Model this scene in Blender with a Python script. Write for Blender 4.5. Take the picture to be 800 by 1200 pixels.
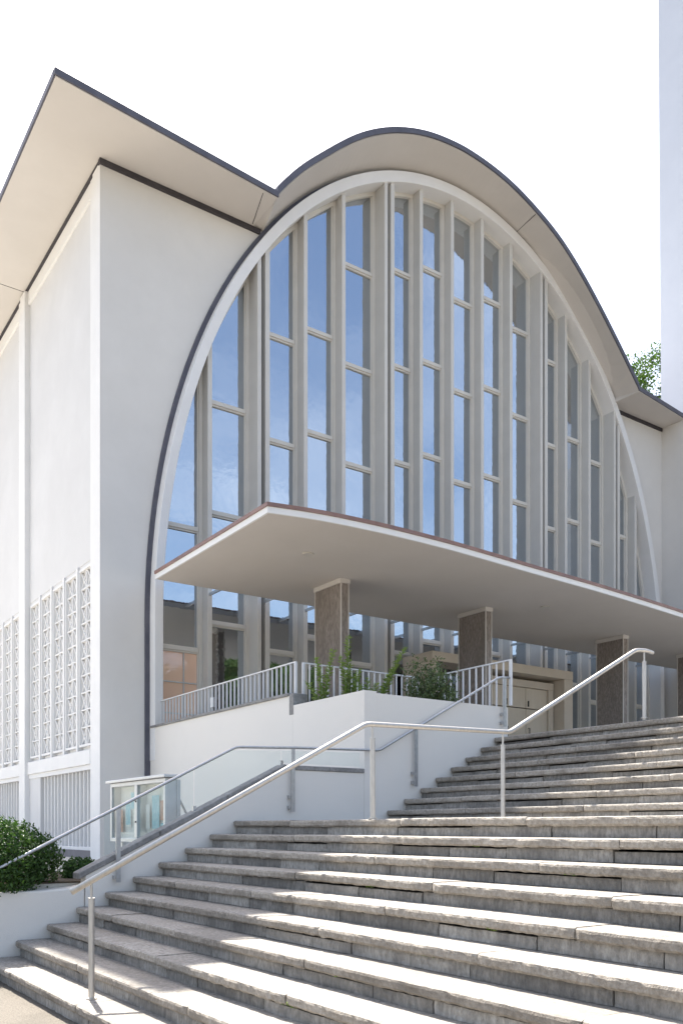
import bpy, math, random
from mathutils import Vector, Matrix, noise
R = math.radians
random.seed(7)
scn = bpy.context.scene
for o in list(bpy.data.objects):
    bpy.data.objects.remove(o)

# ------------------------------------------------------------------ camera
FWD = Vector((0.5744523, 0.81853806, 0.0))
EYE = 1.60
cam_d = bpy.data.cameras.new('camera')
cam = bpy.data.objects.new('camera', cam_d)
scn.collection.objects.link(cam)
cam.location = (0, 0, EYE)
cam.rotation_euler = (R(90), 0, math.atan2(FWD.y, FWD.x) - R(90))
cam_d.sensor_fit = 'HORIZONTAL'
cam_d.sensor_width = 36.0
cam_d.lens = 36.0 * 1033.05 / 800.0
cam_d.shift_y = 371.5 / 800.0
cam_d.clip_start = 0.05
cam_d.clip_end = 3000
scn.camera = cam
scn.render.resolution_x = 682
scn.render.resolution_y = 1024

# ------------------------------------------------------------------ light
SUN = Vector((0.15, 0.66, 1.0)).normalized()          # towards the sun
world = bpy.data.worlds.new('World')
scn.world = world
world.use_nodes = True
wn = world.node_tree
sky = wn.nodes.new('ShaderNodeTexSky')
sky.sky_type = 'NISHITA'
sky.sun_disc = False
sky.sun_elevation = math.asin(SUN.z)
sky.sun_rotation = math.atan2(SUN.x, SUN.y)
sky.altitude = 100
sky.air_density = 1.0
sky.dust_density = 3.5
sky.ozone_density = 1.0
bg = wn.nodes['Background']
bg.inputs['Strength'].default_value = 0.11
# thin high cloud spread over the whole sky
def wnode(t, **kw):
    n_ = wn.nodes.new(t)
    for k_, v_ in kw.items():
        if hasattr(n_, k_): setattr(n_, k_, v_)
        else: n_.inputs[k_].default_value = v_
    return n_
tcw = wnode('ShaderNodeTexCoord')
sep = wnode('ShaderNodeSeparateXYZ')
wn.links.new(tcw.outputs['Generated'], sep.inputs[0])
zz_ = wnode('ShaderNodeMath', operation='MAXIMUM'); zz_.inputs[1].default_value = 0.0
wn.links.new(sep.outputs['Z'], zz_.inputs[0])
za_ = wnode('ShaderNodeMath', operation='ADD'); za_.inputs[1].default_value = 0.22
wn.links.new(zz_.outputs[0], za_.inputs[0])
dx_ = wnode('ShaderNodeMath', operation='DIVIDE'); dy_ = wnode('ShaderNodeMath', operation='DIVIDE')
wn.links.new(sep.outputs['X'], dx_.inputs[0]); wn.links.new(za_.outputs[0], dx_.inputs[1])
wn.links.new(sep.outputs['Y'], dy_.inputs[0]); wn.links.new(za_.outputs[0], dy_.inputs[1])
cmb = wnode('ShaderNodeCombineXYZ')
wn.links.new(dx_.outputs[0], cmb.inputs[0]); wn.links.new(dy_.outputs[0], cmb.inputs[1])
cn = wnode('ShaderNodeTexNoise', Scale=1.7, Detail=8.0, Roughness=0.62, Distortion=0.6)
wn.links.new(cmb.outputs[0], cn.inputs['Vector'])
cr = wnode('ShaderNodeMapRange')
cr.inputs[1].default_value = 0.40; cr.inputs[2].default_value = 0.72; cr.inputs[3].default_value = 0.0; cr.inputs[4].default_value = 0.42
wn.links.new(cn.outputs[0], cr.inputs[0])
cmx = wnode('ShaderNodeMix', data_type='RGBA')
wn.links.new(cr.outputs[0], cmx.inputs[0])
wn.links.new(sky.outputs[0], cmx.inputs[6])
cmx.inputs[7].default_value = (6.6, 6.8, 7.1, 1)
wn.links.new(cmx.outputs[2], bg.inputs[0])
sun_d = bpy.data.lights.new('sun', 'SUN')
sun_d.energy = 5.0
sun_d.angle = R(0.6)
sun_d.color = (1.0, 0.95, 0.87)
sun_o = bpy.data.objects.new('sun', sun_d)
sun_o.rotation_euler = SUN.to_track_quat('Z', 'Y').to_euler()
sun_o.location = (10, 30, 40)
scn.collection.objects.link(sun_o)
vs = scn.view_settings
vs.view_transform = 'Standard'
vs.look = 'None'
vs.exposure = 1.63
vs.gamma = 1.0
vs.use_curve_mapping = False

# ------------------------------------------------------------------ materials
def new_mat(name):
    m = bpy.data.materials.new(name)
    m.use_nodes = True
    nt = m.node_tree
    b = nt.nodes['Principled BSDF']
    return m, nt, b

def N(nt, typ, **kw):
    n = nt.nodes.new(typ)
    for k, v in kw.items():
        if hasattr(n, k):
            setattr(n, k, v)
        else:
            n.inputs[k].default_value = v
    return n

def surf(name, c1, c2=None, scale=3.0, rough=0.8, bump=0.0, bscale=60.0, c3=None, scale3=0.4,
         stretch=(1, 1, 1), metallic=0.0, spec=0.3, var=0.0, bdist=0.01, detail=5.0):
    """two-tone noise surface in world coordinates, optional blotches and fine relief"""
    m, nt, b = new_mat(name)
    L = nt.links.new
    geo = N(nt, 'ShaderNodeNewGeometry')
    mp = N(nt, 'ShaderNodeVectorMath', operation='MULTIPLY')
    mp.inputs[1].default_value = stretch
    L(geo.outputs['Position'], mp.inputs[0])
    c2 = c2 or c1
    n1 = N(nt, 'ShaderNodeTexNoise', Scale=scale, Detail=detail, Roughness=0.6)
    L(mp.outputs[0], n1.inputs['Vector'])
    rp = N(nt, 'ShaderNodeValToRGB')
    rp.color_ramp.elements[0].position = 0.32
    rp.color_ramp.elements[1].position = 0.68
    rp.color_ramp.elements[0].color = (*c1, 1)
    rp.color_ramp.elements[1].color = (*c2, 1)
    L(n1.outputs[0], rp.inputs[0])
    col = rp.outputs[0]
    if c3:
        n3 = N(nt, 'ShaderNodeTexNoise', Scale=scale3, Detail=6.0, Roughness=0.65)
        L(mp.outputs[0], n3.inputs['Vector'])
        r3 = N(nt, 'ShaderNodeMapRange')
        r3.inputs[1].default_value = 0.45
        r3.inputs[2].default_value = 0.75
        L(n3.outputs[0], r3.inputs[0])
        mx = N(nt, 'ShaderNodeMix', data_type='RGBA')
        L(r3.outputs[0], mx.inputs[0])
        L(col, mx.inputs[6])
        mx.inputs[7].default_value = (*c3, 1)
        col = mx.outputs[2]
    if var:
        oi = N(nt, 'ShaderNodeObjectInfo')
        mr = N(nt, 'ShaderNodeMapRange')
        mr.inputs[3].default_value = 1 - var
        mr.inputs[4].default_value = 1 + var
        L(oi.outputs['Random'], mr.inputs[0])
        vm = N(nt, 'ShaderNodeVectorMath', operation='SCALE')
        L(col, vm.inputs[0])
        L(mr.outputs[0], vm.inputs['Scale'])
        col = vm.outputs[0]
    L(col, b.inputs['Base Color'])
    b.inputs['Roughness'].default_value = rough
    b.inputs['Metallic'].default_value = metallic
    b.inputs['Specular IOR Level'].default_value = spec
    if bump:
        nb = N(nt, 'ShaderNodeTexNoise', Scale=bscale, Detail=4.0, Roughness=0.65)
        L(mp.outputs[0], nb.inputs['Vector'])
        bp = N(nt, 'ShaderNodeBump', Strength=bump, Distance=bdist)
        L(nb.outputs[0], bp.inputs['Height'])
        L(bp.outputs[0], b.inputs['Normal'])
    return m

M = {}
M['stucco'] = surf('painted_stucco', (.635, .617, .587), (.665, .647, .617), 1.1, .9, .4, 55, (.605, .587, .557), .3)
M['side_stucco'] = surf('side_wall_stucco', (.605, .60, .595), (.64, .635, .63), 1.1, .9, .4, 50, (.58, .575, .57), .25)
M['white'] = surf('white_paint', (.69, .685, .675), (.73, .725, .715), 1.4, .8, .2, 70)
M['soffit'] = surf('soffit_paint', (.555, .525, .49), (.585, .555, .52), .8, .85, .12, 40, (.535, .505, .47), .3)
M['fin'] = surf('grey_cream_paint', (.55, .535, .50), (.585, .57, .535), 2.0, .6, .08, 40)
M['frame'] = surf('window_frame_paint', (.59, .565, .515), (.63, .605, .555), 2.0, .5)
M['lead'] = surf('grey_sheet_metal', (.075, .075, .095), (.105, .105, .13), 3.0, .55, .1, 20, spec=.4)
M['darkgap'] = surf('dark_joint_strip', (.045, .042, .048), (.06, .055, .06), 5.0, .7)
M['copper'] = surf('weathered_copper', (.20, .12, .10), (.27, .17, .145), 4.0, .5, .1, 20, (.16, .11, .11), 1.5)
M['tan'] = surf('tan_painted_wood', (.56, .49, .40), (.60, .53, .44), 3.0, .6, .08, 40)
M['door'] = surf('door_leaf_wood', (.58, .51, .41), (.62, .55, .45), 5.0, .5, .05, 30, stretch=(1, 1, .15))
M['pier'] = surf('brown_ribbed_concrete', (.19, .165, .148), (.35, .31, .28), 26.0, .95, 1.0, 45, (.20, .175, .155), 3.0,
                 stretch=(1, 1, .35), bdist=.02)
M['canopy_under'] = surf('canopy_soffit_paint', (.545, .505, .465), (.58, .54, .50), .9, .85, .1, 40, (.55, .51, .46), .35)
M['steel'] = surf('brushed_steel', (.47, .45, .42), (.56, .535, .50), 30, .5, 0, 10, metallic=.9, stretch=(1, 1, .3))
M['galv'] = surf('galvanised_steel', (.44, .44, .44), (.54, .54, .54), 18, .4, 0, 10, metallic=.85)
M['baluster'] = surf('grey_painted_steel', (.62, .62, .62), (.68, .68, .68), 6, .5)
M['alu'] = surf('anodised_aluminium', (.50, .51, .52), (.56, .57, .58), 6, .4, metallic=.6)
M['terrace_wall'] = surf('rendered_wall', (.70, .672, .625), (.74, .712, .665), 1.2, .9, .35, 70, (.70, .665, .61), .6)
M['coping'] = surf('grey_stone_coping', (.20, .195, .19), (.33, .325, .315), 22, .9, .8, 60, (.16, .155, .15), 2.0)
M['soil'] = surf('soil', (.06, .045, .03), (.10, .075, .05), 9, .95, .8, 20, bdist=.04)
M['ground'] = surf('fine_gravel_paving', (.13, .115, .095), (.25, .225, .19), 55, .95, .9, 90, (.12, .108, .09), .9, bdist=.02)
M['court'] = surf('courtyard_paving', (.48, .45, .40), (.56, .53, .47), 12, .95, .5, 40)
M['plinth'] = surf('grey_plinth', (.17, .16, .17), (.21, .20, .21), 4, .9, .4, 50)
M['core'] = surf('stair_bedding', (.075, .07, .065), (.11, .10, .09), 14, .95, .6, 40)
M['tread'] = surf('granite_tread', (.19, .175, .155), (.42, .39, .35), 34, .9, 1.0, 90, (.24, .215, .185), 2.3, var=.10,
                  bdist=.006)
M['riser'] = surf('granite_riser', (.20, .187, .168), (.39, .365, .33), 32, .95, 1.0, 75, (.13, .122, .112), 2.6, var=.28,
                  stretch=(1, 1, .45), bdist=.01)
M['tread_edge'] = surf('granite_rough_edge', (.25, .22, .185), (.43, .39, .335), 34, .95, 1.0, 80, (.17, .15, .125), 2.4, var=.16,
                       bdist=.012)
M['tower'] = surf('pale_blue_grey_paint', (.58, .61, .66), (.61, .64, .69), 1.0, .9, .2, 40)
M['bark'] = surf('bark', (.10, .075, .05), (.16, .12, .085), 12, .95, .8, 20, stretch=(1, 1, .2))
M['stem'] = surf('green_stem', (.12, .17, .05), (.17, .22, .07), 8, .8)
M['petal'] = surf('white_petal', (.80, .79, .76), (.84, .83, .80), 8, .7)
M['lamp'] = surf('lamp_plate', (.50, .47, .42), (.54, .51, .46), 8, .5)
M['paper_white'] = surf('white_paper', (.74, .73, .70), (.78, .77, .74), 6, .8)
M['paper_blue'] = surf('blue_print', (.18, .50, .60), (.45, .66, .70), 14, .7)
M['paper_red'] = surf('red_print', (.45, .17, .10), (.60, .32, .22), 12, .7)
M['cork'] = surf('cream_backing', (.76, .74, .69), (.80, .78, .73), 8, .8)
M['black'] = surf('black_iron', (.02, .02, .02), (.03, .03, .03), 8, .5)

def leaf_mat(name, c1, c2, trans=0.35):
    m, nt, b = new_mat(name)
    L = nt.links.new
    oi = N(nt, 'ShaderNodeNewGeometry')
    rp = N(nt, 'ShaderNodeValToRGB')
    rp.color_ramp.elements[0].color = (*c1, 1)
    rp.color_ramp.elements[1].color = (*c2, 1)
    L(oi.outputs['Random Per Island'], rp.inputs[0])
    L(rp.outputs[0], b.inputs['Base Color'])
    b.inputs['Roughness'].default_value = .55
    b.inputs['Specular IOR Level'].default_value = .3
    tr = N(nt, 'ShaderNodeBsdfTranslucent')
    sc = N(nt, 'ShaderNodeVectorMath', operation='MULTIPLY')
    sc.inputs[1].default_value = (1.3, 1.5, .6)
    L(rp.outputs[0], sc.inputs[0])
    L(sc.outputs[0], tr.inputs[0])
    mx = N(nt, 'ShaderNodeMixShader', Fac=trans)
    L(b.outputs[0], mx.inputs[1])
    L(tr.outputs[0], mx.inputs[2])
    L(mx.outputs[0], nt.nodes['Material Output'].inputs[0])
    return m
M['leaf_dark'] = leaf_mat('dark_leaf', (.025, .06, .014), (.065, .12, .03), .25)
M['leaf_olive'] = leaf_mat('olive_leaf', (.07, .10, .05), (.14, .18, .09), .3)
M['leaf_light'] = leaf_mat('light_leaf', (.15, .22, .07), (.30, .37, .15), .4)
M['leaf_tree'] = leaf_mat('tree_leaf', (.03, .06, .018), (.07, .115, .035), .35)

def mirror_glass(name, base, fac, tint, bump=.06, bscale=5.0, rough=.03):
    m, nt, b = new_mat(name)
    L = nt.links.new
    b.inputs['Base Color'].default_value = (*base, 1)
    b.inputs['Roughness'].default_value = .5
    gl = N(nt, 'ShaderNodeBsdfGlossy')
    gl.inputs['Color'].default_value = (*tint, 1)
    gl.inputs['Roughness'].default_value = rough
    fr = N(nt, 'ShaderNodeFresnel', IOR=1.5)
    ad = N(nt, 'ShaderNodeMath', operation='ADD')
    ad.inputs[1].default_value = fac
    ad.use_clamp = True
    L(fr.outputs[0], ad.inputs[0])
    mx = N(nt, 'ShaderNodeMixShader')
    L(ad.outputs[0], mx.inputs[0])
    L(b.outputs[0], mx.inputs[1])
    L(gl.outputs[0], mx.inputs[2])
    L(mx.outputs[0], nt.nodes['Material Output'].inputs[0])
    geo = N(nt, 'ShaderNodeNewGeometry')
    n1 = N(nt, 'ShaderNodeTexNoise', Scale=bscale, Detail=2.0)
    n2 = N(nt, 'ShaderNodeTexNoise', Scale=28.0, Detail=1.0)
    L(geo.outputs['Position'], n1.inputs['Vector'])
    L(geo.outputs['Position'], n2.inputs['Vector'])
    b1 = N(nt, 'ShaderNodeBump', Strength=bump, Distance=.03)
    b2 = N(nt, 'ShaderNodeBump', Strength=bump, Distance=.004)
    L(n1.outputs[0], b1.inputs['Height'])
    L(n2.outputs[0], b2.inputs['Height'])
    L(b1.outputs[0], b2.inputs['Normal'])
    L(b2.outputs[0], gl.inputs['Normal'])
    return m
M['glass'] = mirror_glass('patterned_window_glass', (.028, .022, .017), .50, (.84, .92, 1.0))
M['glass_peach'] = mirror_glass('peach_pane_glass', (.82, .54, .39), .05, (.95, .95, 1.0))  # peach set as the pane's even base colour
M['glass_dark'] = mirror_glass('dark_vestibule_glass', (.02, .017, .015), .05, (.9, .9, .95))

def clear_glass(name, fac, milk):
    m, nt, b = new_mat(name)
    L = nt.links.new
    tr = N(nt, 'ShaderNodeBsdfTransparent')
    tr.inputs[0].default_value = (.955, .98, .98, 1)
    gl = N(nt, 'ShaderNodeBsdfGlossy')
    gl.inputs['Roughness'].default_value = .02
    lw = N(nt, 'ShaderNodeLayerWeight')
    pw_ = N(nt, 'ShaderNodeMath', operation='POWER')
    pw_.inputs[1].default_value = 4.0
    L(lw.outputs['Facing'], pw_.inputs[0])
    ad = N(nt, 'ShaderNodeMath', operation='MULTIPLY_ADD')
    ad.inputs[1].default_value = .45
    ad.inputs[2].default_value = fac
    L(pw_.outputs[0], ad.inputs[0])
    mx = N(nt, 'ShaderNodeMixShader')
    L(ad.outputs[0], mx.inputs[0])
    L(tr.outputs[0], mx.inputs[1])
    L(gl.outputs[0], mx.inputs[2])
    df = N(nt, 'ShaderNodeBsdfDiffuse')
    df.inputs[0].default_value = (.70, .80, .82, 1)
    m2 = N(nt, 'ShaderNodeMixShader', Fac=milk)
    L(mx.outputs[0], m2.inputs[1])
    L(df.outputs[0], m2.inputs[2])
    L(m2.outputs[0], nt.nodes['Material Output'].inputs[0])
    return m
M['clear'] = clear_glass('clear_glass', .008, .018)
M['case_glass'] = clear_glass('case_glass', .05, .05)

# ------------------------------------------------------------------ mesh helpers
class MB:
    def __init__(s):
        s.v = []; s.f = []
    def add(s, vs_, fs):
        n = len(s.v)
        s.v += [tuple(p) for p in vs_]
        s.f += [tuple(i + n for i in f) for f in fs]
        return s
    def box(s, x0, x1, y0, y1, z0, z1):
        return s.add([(x0,y0,z0),(x1,y0,z0),(x1,y1,z0),(x0,y1,z0),(x0,y0,z1),(x1,y0,z1),(x1,y1,z1),(x0,y1,z1)],
                     [(0,3,2,1),(4,5,6,7),(0,1,5,4),(1,2,6,5),(2,3,7,6),(3,0,4,7)])
    def boxtop(s, x0, x1, y0, y1, z0, zl, zr):
        """box whose top slants from zl at x0 to zr at x1"""
        return s.add([(x0,y0,z0),(x1,y0,z0),(x1,y1,z0),(x0,y1,z0),(x0,y0,zl),(x1,y0,zr),(x1,y1,zr),(x0,y1,zl)],
                     [(0,3,2,1),(4,5,6,7),(0,1,5,4),(1,2,6,5),(2,3,7,6),(3,0,4,7)])
    def prism(s, poly, axis, a0, a1):
        """extrude a 2D polygon along an axis ('y': (x,z) poly, 'x': (y,z) poly, 'z': (x,y) poly)"""
        n = len(poly)
        def mk(p, a):
            if axis == 'y': return (p[0], a, p[1])
            if axis == 'x': return (a, p[0], p[1])
            return (p[0], p[1], a)
        vs_ = [mk(p, a0) for p in poly] + [mk(p, a1) for p in poly]
        fs = [tuple(range(n))[::-1], tuple(range(n, 2*n))]
        fs += [(i, (i+1) % n, (i+1) % n + n, i + n) for i in range(n)]
        return s.add(vs_, fs)
    def tube(s, pts, r, seg=10, r1=None):
        pts = [Vector(p) for p in pts]
        n = len(pts); base = len(s.v); up = None
        for i, p in enumerate(pts):
            a = pts[max(i-1, 0)]; b = pts[min(i+1, n-1)]
            t = (b - a).normalized()
            ref = Vector((0,0,1)) if abs(t.z) < .95 else Vector((1,0,0))
            u = t.cross(ref).normalized(); w = t.cross(u).normalized()
            k = 1.0
            if 0 < i < n-1:
                c = (pts[i]-pts[i-1]).normalized().dot((pts[i+1]-pts[i]).normalized())
                k = 1.0
            rr = r if r1 is None else r + (r1 - r) * i / max(n-1, 1)
            for j in range(seg):
                an = 2*math.pi*j/seg
                s.v.append(tuple(p + (u*math.cos(an) + w*math.sin(an))*rr*k))
        for i in range(n-1):
            for j in range(seg):
                a = base+i*seg+j; b = base+i*seg+(j+1) % seg
                s.f.append((a, b, b+seg, a+seg))
        s.f.append(tuple(base+j for j in range(seg))[::-1])
        s.f.append(tuple(base+(n-1)*seg+j for j in range(seg)))
        return s
    def strip(s, A, B):
        """quad strip between two polylines of the same length"""
        n = len(A)
        return s.add(list(A)+list(B), [(i, i+1, n+i+1, n+i) for i in range(n-1)])
    def loft(s, rings, cap=True):
        """closed tube through rings of equal length"""
        k = len(rings[0]); base = len(s.v)
        for r_ in rings: s.v += [tuple(p) for p in r_]
        for i in range(len(rings)-1):
            for j in range(k):
                a = base+i*k+j; b = base+i*k+(j+1) % k
                s.f.append((a, b, b+k, a+k))
        if cap:
            s.f.append(tuple(base+j for j in range(k))[::-1])
            s.f.append(tuple(base+(len(rings)-1)*k+j for j in range(k)))
        return s
    def mesh(s, name):
        me = bpy.data.meshes.new(name)
        me.from_pydata(s.v, [], s.f)
        me.update()
        return me
    def build(s, name, mat, parent=None, smooth=False, bevel=0.0, fix=True):
        me = s.mesh(name)
        if fix:
            import bmesh
            bm = bmesh.new(); bm.from_mesh(me)
            bmesh.ops.recalc_face_normals(bm, faces=bm.faces)
            bm.to_mesh(me); bm.free()
        return obj(name, me, mat, parent, smooth, bevel)

def obj(name, me, mat, parent=None, smooth=False, bevel=0.0):
    if mat is not None and not me.materials:
        me.materials.append(M[mat])
    if smooth:
        for p in me.polygons: p.use_smooth = True
    o = bpy.data.objects.new(name, me)
    scn.collection.objects.link(o)
    if parent is not None:
        o.parent = parent
        o.matrix_parent_inverse = Matrix.Translation(-parent_loc(parent))
    if bevel:
        b = o.modifiers.new('bevel', 'BEVEL'); b.width = bevel; b.segments = 2; b.limit_method = 'ANGLE'
    return o

def parent_loc(p):
    v = Vector((0, 0, 0))
    while p is not None:
        v += p.location + (p.matrix_parent_inverse.translation if p.parent else Vector((0, 0, 0)))
        p = p.parent
    return v

def thing(name, label, cat, loc=(0, 0, 0), group=None):
    o = bpy.data.objects.new(name, None)
    o.empty_display_size = .2
    scn.collection.objects.link(o)
    o.location = loc
    return tag(o, label, cat, group)

def tag(o, label, cat, group=None):
    o['label'] = label; o['category'] = cat
    if group: o['group'] = group
    return o

def struct(o, label=None):
    o['kind'] = 'structure'
    return o

# ------------------------------------------------------------------ main dimensions (metres, camera stands at x=0, y=0)
YF = 18.0            # church front wall plane
XL = 6.46            # church left side wall plane
XR = 25.86           # tower / right return wall plane
CX = 16.50           # arch centre line
A_O, B_O, Z0 = 8.95, 12.81, 6.15      # arch rim, outer ellipse
A_I, B_I = 8.75, 12.53                # arch rim, inner ellipse
YR = 17.70           # rim front
DECK = 3.06
H = 0.17
def XN(k):           # nose of step k
    return 2.68 + .343*(k-2) if k <= 10 else 7.96 + .3114*(k-11)
def z_in(w, a=A_I, b=B_I):
    w = abs(w)
    return Z0 + b*math.sqrt(max(0.0, 1-(w/a)**2))
def w_at(z, a, b):
    if z <= Z0: return a
    return a*math.sqrt(max(0.0, 1-((z-Z0)/b)**2))
def arch_pts(a, b, n=72, zb=None):
    zb = DECK if zb is None else zb
    P = [(CX-a, zb)]
    for i in range(n+1):
        t = math.pi*(1-i/n)
        P.append((CX+a*math.cos(t), Z0+b*math.sin(t)))
    P.append((CX+a, zb))
    return P

# ------------------------------------------------------------------ ground
struct(MB().add([(-400,-400,0),(400,-400,0),(400,400,0),(-400,400,0)], [(0,1,2,3)]).build('ground', 'ground'))
struct(MB().box(-20, 7.5, 10.5, 60, .02, .95).build('courtyard_ground', 'court'))

# ------------------------------------------------------------------ staircase
stairs = thing('stone_staircase', 'broad grey granite staircase rising to the right towards the entrance', 'staircase', (2.3, 10.2, 0))
Y_END = -1.0
prof = [(XN(1)+.09, 0.004)]
for k in range(1, 19):
    x = XN(k)+.09
    prof.append((x, k*H-.09))
    nx = XN(k+1)+.09 if k < 18 else 11.0
    prof.append((nx, k*H-.09))
prof.append((11.0, 0.004))
MB().prism(prof, 'y', Y_END, 10.19).build('stair_bedding', 'core', stairs)

def slab_mesh(seed, depth=.47, th=.074, n=44):
    rnd = random.Random(seed)
    m = MB(); rings = []
    for i in range(n+1):
        y = i/n
        j = lambda a: rnd.uniform(-a, a)
        low = noise.noise(Vector((seed*3.1, y*7, 0)))*.0025
        lo2 = noise.noise(Vector((seed*5.7, y*23, 4)))*.004
        e = .012 if i in (0, n) else 0
        rings.append([(.014+low+j(.003)+e, y, -th+lo2+j(.003)), (low+j(.003)+e, y, -th+.016+j(.003)), (low*.8+lo2+j(.003)+e, y, -.022+j(.003)),
                      (.005+low+j(.002)+e, y, -.007+j(.0015)), (.022+low+j(.003)+e, y, lo2*.4+j(.001)), (.11, y, lo2*.3+j(.001)),
                      (.24, y, j(.001)), (depth, y, 0), (depth, y, -th)])
    m.loft(rings)
    me = m.mesh('tread_slab')
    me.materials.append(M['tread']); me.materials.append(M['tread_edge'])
    for i, p in enumerate(me.polygons):
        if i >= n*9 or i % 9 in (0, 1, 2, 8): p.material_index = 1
    return me
slab_meshes = [slab_mesh(s) for s in range(14)]

def riser_mesh(seed, n=12):
    rnd = random.Random(seed+50)
    m = MB(); rings = []
    for i in range(n+1):
        y = i/n
        e = .008 if i in (0, n) else 0
        j = lambda a: rnd.uniform(-a, a)
        f = noise.noise(Vector((seed*2.3, y*6, 1)))*.006
        rings.append([(f+j(.003)+e, y, .0), (f+j(.004)+e, y, .3), (f+j(.004)+e, y, .65), (.004+f+j(.003)+e, y, 1.0+j(.03)),
                      (.075, y, 1.0), (.075, y, 0)])
    m.loft(rings)
    me = m.mesh('riser_block')
    me.materials.append(M['riser'])
    return me
riser_meshes = [riser_mesh(s) for s in range(7)]
rnd = random.Random(21)
for k in range(1, 19):
    y = 10.195
    first = True
    while y > Y_END:
        ln = rnd.uniform(1.5, 2.5) if not first else rnd.uniform(.9, 2.2)
        first = False
        ln = min(ln, y-Y_END) if y-ln > Y_END+.5 else y-Y_END
        o = obj('tread_slab', rnd.choice(slab_meshes), None, stairs)
        o.location = (XN(k)+rnd.uniform(-.005, .005), y-ln, k*H+rnd.uniform(-.004, .004))
        o.scale = (1, ln-.007, 1)
        o.rotation_euler = (rnd.uniform(-.0015, .0015), 0, rnd.uniform(-.0015, .0015))
        y -= ln
    y = 10.195
    while y > Y_END:
        ln = rnd.uniform(.55, 1.25)
        ln = min(ln, y-Y_END) if y-ln > Y_END+.3 else y-Y_END
        o = obj('riser_block', rnd.choice(riser_meshes), None, stairs)
        hz = H-.076-rnd.choice((.002, .003, .005, .016))
        o.location = (XN(k)+.045+rnd.uniform(-.006, .006), y-ln, (k-1)*H+.001)
        o.scale = (1, ln-.008, hz)
        y -= ln
MB().box(XN(10)+.44, XN(11)+.1, Y_END, 10.19, 10*H-.08, 10*H-.006).build('landing_paving', 'tread', stairs)
MB().box(XN(18)+.44, 11.0, Y_END, 10.19, 18*H-.088, 18*H-.006).build('top_paving', 'tread', stairs)
struct(MB().box(11.003, 40, Y_END, 12.2, 0.01, DECK-.006).build('entrance_terrace', 'court'))
struct(MB().box(7.6, 40, 12.203, 17.69, 1.0, DECK-.012).build('entrance_floor', 'court'))

# ------------------------------------------------------------------ church
church = thing('church_building', 'pale modern church with a huge arched window wall and flat side wings', 'church', (CX, YF, 0))

# front walls left and right of the arch
ZSL, ZSR = 15.63, 15.0      # wing soffit heights
def wing(side):
    m = MB(); front = []; back = []
    zt = ZSL if side < 0 else ZSR
    zs = [0.3 + (zt-.3)*i/50 for i in range(51)]
    xo = XL+.004 if side < 0 else XR
    A = []; B = []
    for z in zs:
        w = w_at(z, A_O-.06, B_O-.06)
        A.append((xo, z)); B.append((CX+side*w, z))
    for Y in (YF, YF+.35):
        m.strip([(p[0], Y, p[1]) for p in A], [(p[0], Y, p[1]) for p in B])
    m.strip([(p[0], YF, p[1]) for p in B], [(p[0], YF+.35, p[1]) for p in B])
    return m
wing(-1).build('front_wall', 'stucco', church)
wing(1).build('front_wall', 'stucco', church)

# arch rim
def arch_band(a0, b0, a1, b1, y0, y1, z0=DECK, n=96):
    P = arch_pts(a0, b0, n, z0); Q = arch_pts(a1, b1, n, z0)
    rings = [[(p[0], y0, p[1]), (q[0], y0, q[1]), (q[0], y1, q[1]), (p[0], y1, p[1])] for p, q in zip(P, Q)]
    return MB().loft(rings)
arch_band(A_O, B_O, A_I, B_I, YR, YF+.42).build('arch_rim', 'white', church, bevel=.012)
arch_band(A_O+.105, B_O+.08, A_O-.01, B_O-.01, YF-.045, YF+.1, z0=2.2).build('flashing_strip', 'lead', church)

# fins and double mullions
FINS = [(-7.66, 's'), (-6.34, 'd'), (-5.11, 's'), (-3.99, 's'), (-2.64, 'd'), (-1.48, 's'), (-.38, 's'), (.74, 's'), (1.87, 's'),
        (3.11, 'd'), (4.21, 's'), (5.29, 's'), (6.45, 'd'), (7.55, 's')]
XF0 = 16.60
GY = 18.215
edges = []          # bay edges
for f, kind in FINS:
    x = XF0+f
    if kind == 's':
        x0, x1 = x-.055, x+.055
        MB().boxtop(x0, x1, 17.865, GY+.05, DECK-.02, z_in(x0-CX)+.02, z_in(x1-CX)+.02).build('fin', 'fin', church, bevel=.006)
        edges.append((x0, x1))
    else:
        x0, x1 = x-.17, x+.17
        for a, b, yy in ((x0, x0+.10, 17.735), (x1-.12, x1, 17.76)):
            MB().boxtop(a, b, yy, GY+.05, DECK-.02, z_in(a-CX)+.02, z_in(b-CX)+.02).build('mullion_fin', 'fin', church, bevel=.006)
        MB().boxtop(x0+.10, x1-.12, GY-.02, GY+.04, DECK-.02, z_in(x0+.1-CX)+.02, z_in(x1-.12-CX)+.02).build('mullion_joint', 'darkgap', church)
        edges.append((x0, x1))
bays = [(CX-A_I, edges[0][0])] + [(edges[i][1], edges[i+1][0]) for i in range(len(edges)-1)] + [(edges[-1][1], CX+A_I)]
TR = [z_+.05 for z_ in [8.35, 8.77, 8.30, 8.78, 8.27, 8.70, 9.13, 8.66, 9.08, 8.60, 8.10, 8.52, 8.06, 8.50, 8.1]]
SW = .08        # frame stile width
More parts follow.
